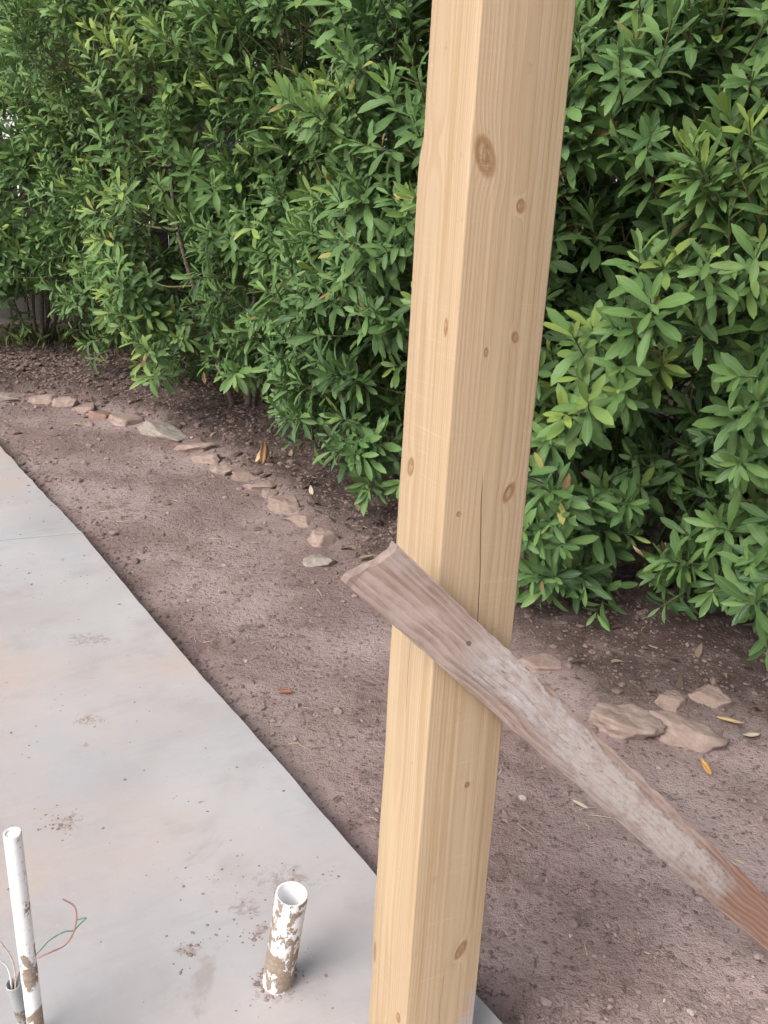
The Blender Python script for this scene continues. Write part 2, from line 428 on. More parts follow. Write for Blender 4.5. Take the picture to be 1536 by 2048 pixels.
def m_wire(name, c, c2):
    M = Mat(name, .4, .4); M.color(M.mix(c, c2, M.noise(90, 3).step(.5, .7))); return M.mat


MT['wire_red'] = m_wire('red_insulation', (.36, .19, .16), (.36, .25, .22)); MT['wire_green'] = m_wire('green_insulation', (.08, .22, .16), (.18, .30, .25))
MT['wire_white'] = m_wire('white_insulation', (.75, .73, .70), (.6, .56, .52)); MT['wire_pink'] = m_wire('pale_insulation', (.62, .50, .44), (.5, .38, .32))

# ------------------------------------------------------------------ ground
SX = [-60, -4, -2.3, -2.09, -1.95, -1.77, -1.52, -1.22, -1.0, -.81, -.6, -.44, -.24, -.10, .25, .53, .725, .89, 2, 4, 60]
SY = [5.7, 5.6, 5.53, 5.52, 5.51, 5.37, 5.22, 4.98, 4.72, 4.43, 4.2, 3.95, 3.60, 3.32, 2.95, 2.66, 2.33, 2.30, 2.0, 1.8, 1.8]
EDGE = np.array([[-1.913, 4.458], [-1.534, 3.917], [-1.182, 3.43], [-.81, 2.864], [-.522, 2.438], [-.334, 2.171], [-.175, 1.938], [.019, 1.65], [.226, 1.336], [.267, 1.28]])
E0, E1 = np.array([-1.182, 3.43]), np.array([.226, 1.336]); ED = (E1 - E0) / np.linalg.norm(E1 - E0); EN = np.array([-ED[1], ED[0]])   # EN points out to the soil


def slab_dist(x, y): return (x - E0[0]) * EN[0] + (y - E0[1]) * EN[1]


def bedmask(x, y): return sstep(-.05, .22, (y - np.interp(x, SX, SY)) * .8 + (fbm(x * 3, y * 3, 5) - .45) * .25)


def soil_z(x, y):
    x = np.asarray(x, float); y = np.asarray(y, float)
    b = bedmask(x, y); d = slab_dist(x, y)
    z = -.062 + (fbm(x * 1.3, y * 1.3, 1) - .45) * .035 + (fbm(x * 7, y * 7, 2) - .45) * .022
    rough = sstep(.42, .60, fbm(x * 1.1 + 3, y * 1.1, 9)) * .8 + .25 + b * .5 + sstep(.22, .02, d) * .6
    z = z + (fbm(x * 26, y * 26, 3, 2) - .38) * .024 * rough + (vnoise(x * 60, y * 60, 4) - .5) * .012 * rough
    z = z + b * .045 - sstep(.12, .0, np.abs(d)) * .018
    far = sstep(9, 16, np.hypot(x, y - 3)); z = z * (1 - far) - .08 * far
    return np.minimum(z, -.016 + .05 * sstep(.06, .35, d))


def axis(lo, hi, step_fn, out):
    p = [lo]
    while p[-1] < hi: p.append(p[-1] + step_fn(p[-1]))
    a = [lo - q for q in out[::-1]]; b = [p[-1] + q for q in out]
    return np.array(a + p + b)


OUT = [.1, .25, .5, 1, 2, 4, 8, 16, 32, 60, 120, 250]
gx = axis(-3.6, 2.4, lambda v: .012 + .004 * max(0, abs(v) - .9), OUT); gy = axis(.9, 8.2, lambda v: .011 + .006 * max(0, v - 1.8), OUT)
GX, GY = np.meshgrid(gx, gy); GZ = soil_z(GX, GY)
nx, ny = len(gx), len(gy); ii = np.arange(nx * ny).reshape(ny, nx)
Q = np.stack([ii[:-1, :-1], ii[:-1, 1:], ii[1:, 1:], ii[1:, :-1]], -1).reshape(-1, 4)
BM = bedmask(GX, GY).ravel(); gcol = np.stack([BM, BM, BM], 1)
tag(ob('ground', mesh_tris('ground', np.stack([GX.ravel(), GY.ravel(), GZ.ravel()], 1), Q, MT['soil'], True, gcol)), kind='structure')

# loose clods and grit on the soil
ICO = np.array([(0, 0, -1), (.72, -.53, -.45), (-.28, -.85, -.45), (-.89, 0, -.45), (-.28, .85, -.45), (.72, .53, -.45), (.28, -.85, .45), (-.72, -.53, .45), (-.72, .53, .45), (.28, .85, .45), (.89, 0, .45), (0, 0, 1)])
ICT = np.array([(0, 1, 2), (1, 0, 5), (0, 2, 3), (0, 3, 4), (0, 4, 5), (1, 5, 10), (2, 1, 6), (3, 2, 7), (4, 3, 8), (5, 4, 9), (1, 10, 6), (2, 6, 7), (3, 7, 8), (4, 8, 9), (5, 9, 10), (6, 10, 11), (7, 6, 11), (8, 7, 11), (9, 8, 11), (10, 9, 11)])[:, ::-1]


def lumps(xs, ys, zs, sz, flat, tcol, seed):
    r = np.random.default_rng(seed); n = len(xs)
    V = ICO[None] * (1 + .45 * (r.random((n, 12, 1)) - .5)) * (sz[:, None, None] * (.65 + .7 * r.random((n, 1, 3))) * np.array([1, 1, flat]))
    an = r.random(n) * 6.28; ca, sa = np.cos(an)[:, None], np.sin(an)[:, None]
    X = V[..., 0] * ca - V[..., 1] * sa + xs[:, None]; Y = V[..., 0] * sa + V[..., 1] * ca + ys[:, None]; Z = V[..., 2] + zs[:, None]
    T = (ICT[None] + (np.arange(n) * 12)[:, None, None]).reshape(-1, 3)
    return np.stack([X, Y, Z], -1).reshape(-1, 3), T, np.repeat(tcol, 12, 0)


n0 = 130000
cx_ = rng.uniform(-3.2, 1.9, n0); cy_ = 1.0 + 6.0 * rng.random(n0) ** 1.35
dd = slab_dist(cx_, cy_); bm = bedmask(cx_, cy_)
dens = .16 + .75 * sstep(.40, .60, fbm(cx_ * 1.1 + 3, cy_ * 1.1, 9)) * sstep(.25, .6, fbm(cx_ * 4, cy_ * 4, 12)) + .8 * sstep(.20, .03, dd) * sstep(.3, .6, fbm(cx_ * 5, cy_ * 5, 21)) + .30 * bm
keep = (dd > .012) & (rng.random(n0) < dens * .85)
cx_, cy_, bm = cx_[keep], cy_[keep], bm[keep]; n1 = len(cx_)
sz = np.clip(np.exp(rng.normal(math.log(.0034), .5, n1)), .0018, .015) * (1 + .2 * np.clip(cy_ - 2, 0, 4))
pale = (rng.random(n1) < .035) * rng.uniform(.3, 1.0, n1) * (1 - bm * .8)
tc = np.stack([rng.random(n1) * (1 - .75 * bm), pale, rng.random(n1)], 1)
V, T, Cc = lumps(cx_, cy_, soil_z(cx_, cy_) + sz * .22, sz, .62, tc, 3)
tag(ob('soil_clods', mesh_tris('soil_clods', V, T, MT['clod'], False, Cc)), 'loose clods and grit strewn over the bare brown soil', 'soil clods', kind='stuff')

# ------------------------------------------------------------------ concrete slab in two pours
slab = tag(ob('concrete_slab', None), kind='structure')


def slab_panel(poly, edge_flags, jit):
    pts = []; P = np.array(poly, float)
    for i in range(len(P)):
        a, b = P[i], P[(i + 1) % len(P)]; L = np.linalg.norm(b - a); n = max(1, int(L / .03)) if edge_flags[i] else 1
        nn = np.array([b[1] - a[1], a[0] - b[0]]) / max(L, 1e-6)
        for k in range(n):
            p = a + (b - a) * k / n
            if edge_flags[i] and 0 < k: p = p + nn * ((fbm(p[0] * 9, p[1] * 9, 31) - .45) * jit + (vnoise(p[0] * 45, p[1] * 45, 33) - .5) * jit * .35)
            pts.append(p)
    pts = np.array(pts); n = len(pts); c = pts.mean(0)
    nxt = np.roll(pts, -1, 0) - np.roll(pts, 1, 0); nr = np.stack([nxt[:, 1], -nxt[:, 0]], 1); nr /= np.linalg.norm(nr, axis=1)[:, None] + 1e-9
    V = []; F = []
    for (ins, z) in ((0, -.13), (0, -.006), (.0008, -.002), (.003, 0.0)):
        q = pts - nr * ins
        V += [(x, y, z) for x, y in q]
    for k in range(3):
        for j in range(n): F.append((k * n + j, k * n + (j + 1) % n, k * n + n + (j + 1) % n, k * n + n + j))
    F.append(tuple(range(3 * n, 4 * n)))
    return mesh_py('slab_panel', V, F, MT['concrete'])


JD = np.array([-.93, -.365]); JD /= np.linalg.norm(JD)
J0 = E0.copy(); JL = J0 + JD * 6
near = [tuple(J0 + ED * .002 - np.array([0, .0])), ]
edge_near = [tuple(J0 + ED * .0045)] + [tuple(p) for p in EDGE[3:]] + [tuple(np.array(EDGE[-1]) + ED * k) for k in (.6, 1.6, 3.0)]
poly_n = [tuple(JL + ED * .0045)] + [(-6.8, -4.0), (2.6, -4.0)] + edge_near[::-1]
fl = [False, False, False] + [True] * (len(edge_near) - 1) + [False]
ob('slab_panel', slab_panel(poly_n, fl, .005), slab)
edge_far = [(-2.9, 5.9), tuple(EDGE[0]), tuple(EDGE[1]), tuple(J0 - ED * .004)]
poly_f = [tuple(JL - ED * .004)] + edge_far[::-1] + [(-7.8, 3.6)]
poly_f = [tuple(J0 - ED * .0045), tuple(EDGE[1]), tuple(EDGE[0]), (-2.45, 5.23), (-7.6, 4.0), tuple(JL - ED * .0045)]
ob('slab_panel', slab_panel(poly_f, [True, True, True, False, False, False], .012), slab)

# mud crumbs trodden on to the slab
xs, ys, ss = [], [], []
for (px_, py_, sp, n, mx) in [(-.699, 1.761, .030, 60, .005), (-.766, 2.17, .025, 26, .004), (-.212, 1.459, .012, 26, .005), (-.200, 1.478, .010, 12, .005), (-.343, 1.413, .022, 40, .005), (-.169, 1.614, .05, 34, .004), (-.273, 1.462, .018, 14, .004), (-.079, 1.635, .02, 8, .005),
                            (-.243, 1.566, .04, 22, .004), (-.409, 1.598, .05, 16, .0035), (-.316, 1.619, .05, 16, .0035), (-.14, 1.34, .045, 46, .004), (-1.1, 3.1, .25, 90, .006), (-1.5, 3.9, .2, 80, .007), (-.6, 2.3, .3, 60, .004), (.20, 1.33, .02, 14, .005)]:
    xs += list(rng.normal(px_, sp, n)); ys += list(rng.normal(py_, sp * .9, n)); ss += list(np.clip(np.exp(rng.normal(math.log(mx * .36), .5, n)), .0008, mx * 1.0))
xs += list(rng.uniform(-1.6, .2, 260)); ys += list(rng.uniform(1.1, 4.2, 260)); ss += list(np.clip(np.exp(rng.normal(math.log(.0016), .5, 260)), .0008, .005))
xs, ys, ss = map(np.array, (xs, ys, ss)); k = slab_dist(xs, ys) < -.012; xs, ys, ss = xs[k], ys[k], ss[k]
V, T, Cc = lumps(xs, ys, ss * .1, ss, .28, np.stack([.25 + rng.random(len(xs)) * .6, (rng.random(len(xs)) < .05) * .5, rng.random(len(xs))], 1), 5)
tag(ob('mud_crumbs', mesh_tris('mud_crumbs', V, T, MT['clod'], False, Cc)), 'dried mud crumbs scattered on the grey concrete slab', 'mud crumbs', kind='stuff')

# ------------------------------------------------------------------ edging stones
def ico_sphere(sub):
    V = [v / np.linalg.norm(v) for v in ICO]; T = [tuple(t) for t in ICT]
    for _ in range(sub):
        mid = {}; nt = []
        def mp(a, b):
            k = (min(a, b), max(a, b))
            if k not in mid: v = V[a] + V[b]; V.append(v / np.linalg.norm(v)); mid[k] = len(V) - 1
            return mid[k]
        for a, b, c in T:
            x, y, z = mp(a, b), mp(b, c), mp(c, a); nt += [(a, x, z), (x, b, y), (z, y, c), (x, y, z)]
        T = nt
    return np.array(V), np.array(T)


SV, ST = ico_sphere(4)


def rock_mesh(w_, d_, h_, seed, mat, planes=11):
    r = np.random.default_rng(seed); N = r.normal(size=(planes, 3)); N[:, 2] *= .55; N /= np.linalg.norm(N, axis=1)[:, None]
    N = np.vstack([N, [0, 0, 1], [0, 0, -1], [r.normal() * .15, r.normal() * .15, 1]]); N /= np.linalg.norm(N, axis=1)[:, None]
    D = r.uniform(.62, 1.0, len(N)); D[-3:-1] = .8; D[-1] = .78
    dp = SV @ N.T; rr = np.min(np.where(dp > .05, D / np.maximum(dp, .05), 9), axis=1); rr = np.minimum(rr, 1.25)
    q = SV * rr[:, None]
    nz = fbm(q[:, 0] * 3 + seed, q[:, 1] * 3 + q[:, 2] * 4, seed, 4) - .45
    nz2 = fbm(q[:, 0] * 11 + seed, q[:, 1] * 11 + q[:, 2] * 13, seed + 3, 3) - .45
    q = q * (1 + .26 * nz + .09 * nz2)[:, None]
    return mesh_tris('edging_stone', q * np.array([w_ / 2, d_ / 2, h_ / 2]), ST, mat, True)


STONES = [  # x, y, width, depth, height, turn, material, label
    (-2.30, 5.53, .17, .10, .05, 4, 'grey', 'long thin pale edging stone cut by the left edge of the picture'),
    (-2.086, 5.52, .14, .12, .06, -6, 'tan', 'pinkish edging stone, second from the left end of the row'),
    (-1.951, 5.50, .155, .13, .07, -8, 'tan', 'pinkish blocky edging stone, third from the left end of the row'),
    (-1.785, 5.38, .14, .13, .06, -25, 'brown', 'brown edging stone, fourth from the left end of the row'),
    (-1.660, 5.29, .13, .13, .055, -20, 'red', 'reddish brown edging stone half sunk before the first big pale slab'),
    (-1.519, 5.20, .19, .14, .06, -28, 'tan', 'pale tan flat edging stone just left of the largest grey one'),
    (-1.235, 4.99, .29, .19, .075, -38, 'grey', 'largest grey flagstone of the edging row, tilted up at its back corner'),
    (-1.000, 4.73, .17, .10, .06, 12, 'tan', 'narrow tan edging stone right after the largest grey flagstone'),
    (-.900, 4.56, .135, .12, .065, -20, 'tan', 'pale edging stone with a peaked top, second after the largest grey flagstone'),
    (-.805, 4.42, .125, .11, .05, -12, 'tan', 'pale low edging stone, third after the largest grey flagstone'),
    (-.680, 4.33, .115, .12, .06, -30, 'brown', 'brown edging stone beside the upright curled dead leaf'),
    (-.605, 4.20, .12, .09, .045, -15, 'tan', 'light rimmed edging stone in front of the upright curled dead leaf'),
    (-.524, 4.11, .08, .09, .05, -35, 'brown', 'smallest brown edging stone, right of the light rimmed one'),
    (-.435, 3.94, .13, .13, .055, -30, 'brown', 'flat brown edging stone half buried, left of the low sunken one'),
    (-.345, 3.79, .115, .11, .045, -20, 'brown', 'low sunken brown edging stone above the pale pinkish block'),
    (-.232, 3.59, .115, .13, .08, -18, 'tan', 'pale pinkish block of the edging row standing left of the wooden post'),
    (-.245, 3.40, .085, .09, .045, 20, 'grey', 'small greyish stone lying just below the pale pinkish block'),
    (.545, 2.68, .13, .11, .035, 15, 'brown', 'flat brown stone under the low leaves right of the post'),
    (.725, 2.34, .16, .12, .075, -12, 'tan', 'tan mottled stone right of the slanting board, left of a pair'),
    (.895, 2.31, .175, .14, .085, -35, 'tan', 'tan and brown wedge stone, right of the pair beyond the board'),
    (.885, 2.46, .09, .09, .06, 10, 'brown', 'small reddish stone behind the gap of the tan pair'),
    (1.010, 2.46, .10, .09, .06, -20, 'brown', 'red brown stone behind the wedge stone, nearest the right hedge'),
]
for i, (x, y, w_, d_, h_, tz, mt, lb) in enumerate(STONES):
    z = float(soil_z(x, y))
    o = ob('edging_stone', rock_mesh(w_ * 1.3, d_ * 1.2, h_ * 1.5, 40 + i, MT[mt], 12), None, (x, y, z + h_ * (-.06 if x < .4 else -.2))); o.rotation_euler = (rad(rng.uniform(-7, 7)) - rad(4), rad(rng.uniform(-7, 7)), rad(tz))
    tag(o, lb, 'stone', 'stones edging the planting bed')

# ------------------------------------------------------------------ post
post = tag(ob('porch_post', None, None, P_PIV + P_ROT @ Vector((0, 0, -PZ))), 'square treated pine post with dark knots standing at the slab edge', 'post'); post.rotation_euler = P_ROT.to_euler()


def post_mesh():
    W = .1337; b = .0034; nz = 130; H = 2.75; V = []; F = []
    ring = []
    def corner(cx, cy, a0):
        for t in (0, 30, 60, 90): a = rad(a0 + t); ring.append((cx + b * math.cos(a), cy + b * math.sin(a)))
    corner(b, b, 180); corner(W - b, b, 270); corner(W - b, W - b, 0); corner(b, W - b, 90)
    n = len(ring)
    for k in range(nz + 1):
        z = H * k / nz - .014
        ox = (vnoise(z * 1.4, 3.0, 8) - .5) * .0016; oy = (vnoise(z * 1.2, 9.0, 8) - .5) * .0016
        for j, (x, y) in enumerate(ring):
            q = (float(vnoise(z * 7, j // 4 * 5.0, 11)) - .5) * .0016
            if y > W / 2 and x < W / 2: y = y - .011 * float(sstep(1.475, 1.515, z))
            V.append((x + ox + (q if x < W / 2 else -q), y + oy + (q if y < W / 2 else -q), z))
    for k in range(nz):
        for j in range(n): F.append((k * n + j, k * n + (j + 1) % n, k * n + n + (j + 1) % n, k * n + n + j))
    F.append(tuple(range(n))[::-1]); F.append(tuple(range(nz * n, nz * n + n)))
    return mesh_py('timber', V, F, MT['post'], True)


pm = ob('timber', post_mesh(), post)

# ------------------------------------------------------------------ brace board
bx_, nb, by_ = P_ROT @ Vector((.7206, 0, -.6934)), P_ROT @ Vector((0, -1, 0)), P_ROT @ Vector((.6934, 0, .7206))
BW, BT, BL = .0815, .0175, 1.43


def board_mesh():
    nu, nv = 260, 10; V = []; F = []
    def pt(s, v, top):
        e = math.exp(-s / .10)
        cup = .0045 * math.sin(v / BW * 3.6) * (.3 + .7 * e) + .0012 * math.sin(s * 9)
        edge = 0
        if abs(abs(v) - BW / 2) < 1e-6: edge = ((float(fbm(s * 24, 2 + v * 40, 14)) - .45) * .010 + (float(vnoise(s * 90, 5, 15)) - .5) * .003) * (1 if s > .16 else .2) * (1 if v > 0 else .3)
        s2 = s + (1 - s / BL) * (.009 * math.sin(v / BW * 3.8 + .3) + .0012 * math.sin(v * 260))
        return (s2, v + edge * math.copysign(1, v), cup + (BT / 2 if top else -BT / 2))
    for top in (1, 0):
        for i in range(nu + 1):
            for j in range(nv + 1): V.append(pt(BL * (i / nu) ** 1.2, -BW / 2 + BW * j / nv, top))
    N = (nu + 1) * (nv + 1); id_ = lambda t, i, j: (0 if t else N) + i * (nv + 1) + j
    for i in range(nu):
        for j in range(nv):
            F.append((id_(1, i, j), id_(1, i + 1, j), id_(1, i + 1, j + 1), id_(1, i, j + 1)))
            F.append((id_(0, i, j + 1), id_(0, i + 1, j + 1), id_(0, i + 1, j), id_(0, i, j)))
        F.append((id_(0, i, 0), id_(0, i + 1, 0), id_(1, i + 1, 0), id_(1, i, 0))); F.append((id_(1, i, nv), id_(1, i + 1, nv), id_(0, i + 1, nv), id_(0, i, nv)))
    for j in range(nv):
        F.append((id_(1, 0, j), id_(1, 0, j + 1), id_(0, 0, j + 1), id_(0, 0, j))); F.append((id_(1, nu, j + 1), id_(1, nu, j), id_(0, nu, j), id_(0, nu, j + 1)))
    me = mesh_py('brace_board', V, F, MT['board'], True)
    me.materials.append(MT['end_grain']); me.polygons.foreach_set('material_index', [0] * (len(F) - 2 * nv) + [1] * (2 * nv)); me.set_sharp_from_angle(angle=rad(50)); return me


b0 = P_PIV + P_ROT @ Vector((-.115, -.0150, .980 - PZ))
board = ob('brace_board', board_mesh())
mw = Matrix.Identity(4)
for i in range(3): mw[i][0], mw[i][1], mw[i][2], mw[i][3] = bx_[i], by_[i], nb[i], b0[i]
board.matrix_world = mw
tag(board, 'weathered brown brace board with grey cement film slanting across the post', 'board')

# ------------------------------------------------------------------ pipes and wires
def pipe_mesh(name, R, t, h, mat, n=40, depth=.16):
    prof = [(R, -.02), (R, h * .25), (R, h * .5), (R, h * .75), (R, h - .0012), (R - .0012, h), (R - t + .001, h), (R - t, h - .0012), (R - t, max(h - depth, .0)), (.0001, max(h - depth, .0))]
    V = []; F = []
    for (r, z) in prof:
        for j in range(n): a = 2 * math.pi * j / n; V.append((r * math.cos(a), r * math.sin(a), z))
    for k in range(len(prof) - 1):
        for j in range(n): F.append((k * n + j, k * n + (j + 1) % n, k * n + n + (j + 1) % n, k * n + n + j))
    me = mesh_py(name, V, F, mat, True); me.set_sharp_from_angle(angle=rad(40)); return me


p2 = ob('drain_pipe', pipe_mesh('drain_pipe', .0292, .0042, .235, MT['pvc_wide']), None, (-.158, 1.347, 0)); p2.rotation_euler = (rad(4), rad(6.5), 0)
tag(p2, 'short wide open white drain pipe smeared with mud, standing left of the post', 'pipe')
r = np.random.default_rng(12); an = r.random(110) * 6.28; rr_ = .030 + r.random(110) ** 2 * .016
V, T, Cc = lumps(rr_ * np.cos(an), rr_ * np.sin(an), np.full(110, .001), r.uniform(.002, .0055, 110), .6, np.stack([r.random(110), (r.random(110) < .3) * .6, r.random(110)], 1), 8)
ob('mud_collar', mesh_tris('mud_collar', V, T, MT['clod'], False, Cc), p2)
p1 = ob('supply_pipe', pipe_mesh('supply_pipe', .01335, .003, .505, MT['pvc_thin'], depth=.004), None, (-.534, 1.141, 0))
tag(p1, 'tall thin white supply pipe with muddy lower half at the lower left', 'pipe')
a_, b_ = np.array([-.5762, 1.1682, .1684]), np.array([-.5759, 1.1949, .045]); dv = a_ - b_; base = b_ - dv * (b_[2] / dv[2]); L_ = np.linalg.norm(a_ - base)
p3 = ob('wire_conduit', pipe_mesh('wire_conduit', .0119, .0022, L_, MT['conduit'], depth=.10), None, base); p3.rotation_euler = Vector(dv).to_track_quat('Z', 'Y').to_euler()
tag(p3, 'short grey muddy conduit with a dark mouth beside the tall thin white pipe', 'conduit')
WIRES = [('wire_green', 'green insulated wire with hooked tip sticking out behind the tall thin pipe', .0012, [[-.5700, 1.166, .150], [-.5673, 1.1789, .1817], [-.5581, 1.1851, .1976], [-.5398, 1.1913, .2131], [-.5184, 1.1957, .2382], [-.4943, 1.1972, .2555], [-.4772, 1.1946, .2625], [-.4656, 1.1949, .2768], [-.4562, 1.1986, .2865], [-.4708, 1.1972, .2827]]),
         ('wire_red', 'faded red insulated wire curling up behind the tall thin pipe', .0014, [[-.5745, 1.165, .150], [-.5688, 1.1779, .1793], [-.558, 1.1845, .196], [-.5418, 1.1879, .2045], [-.5158, 1.1844, .223], [-.4853, 1.1742, .2517], [-.4694, 1.1743, .2792], [-.4627, 1.1756, .3098], [-.4677, 1.1823, .3269], [-.4867, 1.1861, .3365]]),
         ('wire_pink', 'upper pale wire bending left out of the grey conduit', .0013, [[-.5735, 1.1670, .150], [-.5719, 1.1712, .1896], [-.576, 1.1727, .2206], [-.5877, 1.1665, .2595], [-.6005, 1.1628, .2773], [-.6205, 1.1618, .2749]]),
         ('wire_white', 'lower white wire drooping left over the rim of the grey conduit', .0016, [[-.5790, 1.1675, .150], [-.58, 1.1696, .1854], [-.5827, 1.1674, .2073], [-.59, 1.1628, .2227], [-.6009, 1.1562, .2332], [-.6142, 1.1524, .2236]])]
for mt, lb, rw, pts in WIRES:
    V, F = tube_geo(spline(pts, 6), rw, 8); tag(ob('electric_wire', mesh_py('electric_wire', V, F, MT[mt], True)), lb, 'wire', 'loose wires from the conduit')

# ------------------------------------------------------------------ leaves
def leaf_template(curl, fold, wd=.27):
    """11 points: base, three cross rows, tip; unit length along +Y, normal +Z"""
    st = [(.0, .015), (.28, .62), (.60, 1.0), (.85, .72), (1.0, 0)]
    V = []; g = []
    for i, (t, wv) in enumerate(st):
        ang = curl * t; yy = math.sin(ang) / curl if abs(curl) > 1e-3 else t; zz = -(1 - math.cos(ang)) / curl if abs(curl) > 1e-3 else 0
        if i in (0, 4): V.append((0, yy, zz)); g.append(0)
        else:
            hw = wd / 2 * wv; zf = hw * fold
            V += [(-hw, yy, zz + zf), (0, yy, zz), (hw, yy, zz + zf)]; g += [1, 0, 1]
    T = [(0, 2, 1), (0, 3, 2), (1, 2, 5), (1, 5, 4), (2, 3, 6), (2, 6, 5), (4, 5, 8), (4, 8, 7), (5, 6, 9), (5, 9, 8), (7, 8, 10), (8, 9, 10)]
    return np.array(V, float), np.array(T), np.array(g, float)


LT = [leaf_template(c, f, w_) for c, f, w_ in ((.15, .35, .25), (.35, .30, .27), (.55, .35, .26), (.8, .25, .28), (.25, .55, .24), (1.05, .30, .27), (-.2, .3, .26), (.5, .15, .30))]
LV = np.stack([t[0] for t in LT]); LTRI = LT[0][1]; LG = LT[0][2]
NTINT = 6
LEAF_ME = {}


def leaf_mesh(var, tint):
    if (var, tint) not in LEAF_ME:
        r = (tint + .5) / NTINT
        LEAF_ME[var, tint] = mesh_tris('leaf', LV[var], LTRI, MT['leaf'], True, np.stack([np.full(11, r), LG, np.full(11, .25 + .1 * var)], 1))
    return LEAF_ME[var, tint]


def nrm(a): return a / (np.linalg.norm(a, axis=-1, keepdims=True) + 1e-9)


def sprig_leaves(base, ax, ln, nl, size, r, young, up):
    """spiral of leaves along each shoot; returns per-leaf frames"""
    idx = np.repeat(np.arange(len(base)), nl); k = np.concatenate([np.arange(n) for n in nl]); N = len(idx)
    t = (k + .5) / nl[idx]; s = nrm(ax[idx])
    a = nrm(np.cross(s, np.array([.13, .31, .94]))); b = np.cross(s, a)
    ph = k * 2.39996 + r.random(len(base))[idx] * 6.28 + r.normal(0, .18, N)
    rd = a * np.cos(ph)[:, None] + b * np.sin(ph)[:, None]
    uu = up[idx]; th = np.radians((94 - 30 * uu) - (66 - 18 * uu) * t ** 1.3 + r.normal(0, 9, N))
    d = s * np.cos(th)[:, None] + rd * np.sin(th)[:, None]; d[:, 2] -= (.24 * (1 - t) + .06) * (1 - .6 * uu); d = nrm(d)
    n = s * np.sin(th)[:, None] - rd * np.cos(th)[:, None]; n[:, 2] += .25
    n = nrm(n - d * np.sum(n * d, 1, keepdims=True)); x = np.cross(d, n)
    tw = r.normal(0, .22, N); ct, st_ = np.cos(tw)[:, None], np.sin(tw)[:, None]
    x, n = x * ct + n * st_, n * ct - x * st_
    L = size[idx] * (1.0 - .42 * np.clip(t - .72, 0, 1) / .28) * (.62 + .5 * r.random(N))
    pos = base[idx] + s * (ln[idx] * (.25 + .75 * t))[:, None]
    tint = np.clip(.16 + .30 * r.random(N) + young[idx] * (.25 + .75 * t ** 2) + .12 * (t > .8), 0, .999)
    var = np.where(t > .75, r.choice([0, 4, 6, 0], N), r.integers(0, 8, N))
    return pos, x, d, n, L, tint, var


SHRUBS = [  # x, y, radius, foliage bottom, height, clumps, label
    (-2.62, 7.0, .60, .38, 1.75, 70, 'darker shrub at the far left, in front of the slatted fence'),
    (-1.46, 6.22, .68, .16, 2.75, 84, 'tall bright green shrub with clear bare stem at the left end of the hedge'),
    (-.86, 5.55, .72, .16, 2.85, 88, 'bright green shrub of the hedge behind the largest grey edging stone'),
    (-.15, 4.95, .72, .18, 2.85, 88, 'hedge shrub directly behind the upright curled dead leaf'),
    (.42, 4.15, .68, .16, 2.75, 84, 'hedge shrub whose middle is hidden by the wooden post'),
    (1.00, 3.56, .66, .06, 2.70, 84, 'hedge shrub just right of the wooden post, low leaves over flat brown stone'),
    (1.58, 3.14, .72, .04, 2.70, 88, 'large leaved hedge shrub at the right edge behind the tan stone pair'),
    (2.42, 2.95, .70, .12, 2.60, 56, 'end shrub of the hedge past the right edge of the picture'),
]
ALL = []
for si, (sx, sy, R0, zb, hh, ncl, lb) in enumerate(SHRUBS):
    r = np.random.default_rng(200 + si); ncl = int(ncl * 1.4)
    tocam = nrm(np.array([-sx, 1.0 - sy, 0.0]))
    cl = []; cdir = []; lvl = []
    while len(cl) < ncl:
        az = r.random() * 6.283; t = r.random() ** .9; z = zb + (hh - zb) * t
        od = np.array([math.cos(az), math.sin(az), 0]); facing = od @ tocam
        if facing < -.15 and r.random() < .80: continue
        prof = (.72 + .38 * math.sin(min(t * 1.25, 1) * math.pi * .55)) * (1 - .55 * max(0, t - .62) / .38)
        lump = .62 + .72 * float(vnoise(az * 1.3 + si * 7, z * 1.7, 50 + si))
        if float(fbm(az * 1.6 * R0 * 2 + si * 3.3, z * 2.4, 77 + si, 2)) < .255: continue
        inner = r.random() < .27
        rd_ = R0 * prof * lump * (r.uniform(.35, .65) if inner else r.uniform(.85, 1.08))
        p = np.array([sx, sy, z]) + od * rd_
        if cl and min(np.linalg.norm(p - q) for q in cl[-400:]) < .12: 
            if r.random() < .6: continue
        cl.append(p); cdir.append(od); lvl.append(t)
    cl, cdir, lvl = np.array(cl), np.array(cdir), np.array(lvl)
    nsp = r.integers(8, 13, ncl); ci = np.repeat(np.arange(ncl), nsp); M_ = len(ci)
    off = nrm(r.normal(size=(M_, 3)) + cdir[ci] * .9 + np.array([0, 0, .35])); 
    ax = nrm(cdir[ci] * (.55 + .45 * (1 - lvl[ci]))[:, None] + np.array([0, 0, 1])[None] * (.15 + .85 * np.clip(lvl[ci] * 2.2, 0, 1))[:, None] + r.normal(0, .34, (M_, 3)) + off * .35)
    base = cl[ci] + off * r.uniform(.03, .19, M_)[:, None]
    base[:, 2] = np.maximum(base[:, 2], zb * .6 + .09)
    up = np.clip((lvl[ci] - .18) * 2.2 + r.normal(0, .15, M_), 0, 1); ln = r.uniform(.13, .25, M_) * (1 + .45 * up); nl = (r.integers(11, 20, M_) * (1 + .30 * up)).astype(int); size = r.uniform(.085, .125, M_) * (1.0 if si < 4 else 1.12) * (1 - .12 * up)
    yg = np.clip(r.normal(-.02, .12, M_), -.15, .5) + (r.random(ncl) < .14)[ci] * r.uniform(.15, .45, M_) + .30 * (lvl[ci] - .32)
    yg = yg + (-.02, .12, .12, .08, .02, -.02, -.05, 0)[si]
    fr = sprig_leaves(base, ax, ln, nl, size, r, yg, up)
    ALL.append(dict(fr=fr, base=base, ax=ax, ln=ln, cl=cl, lvl=lvl, cdir=cdir))

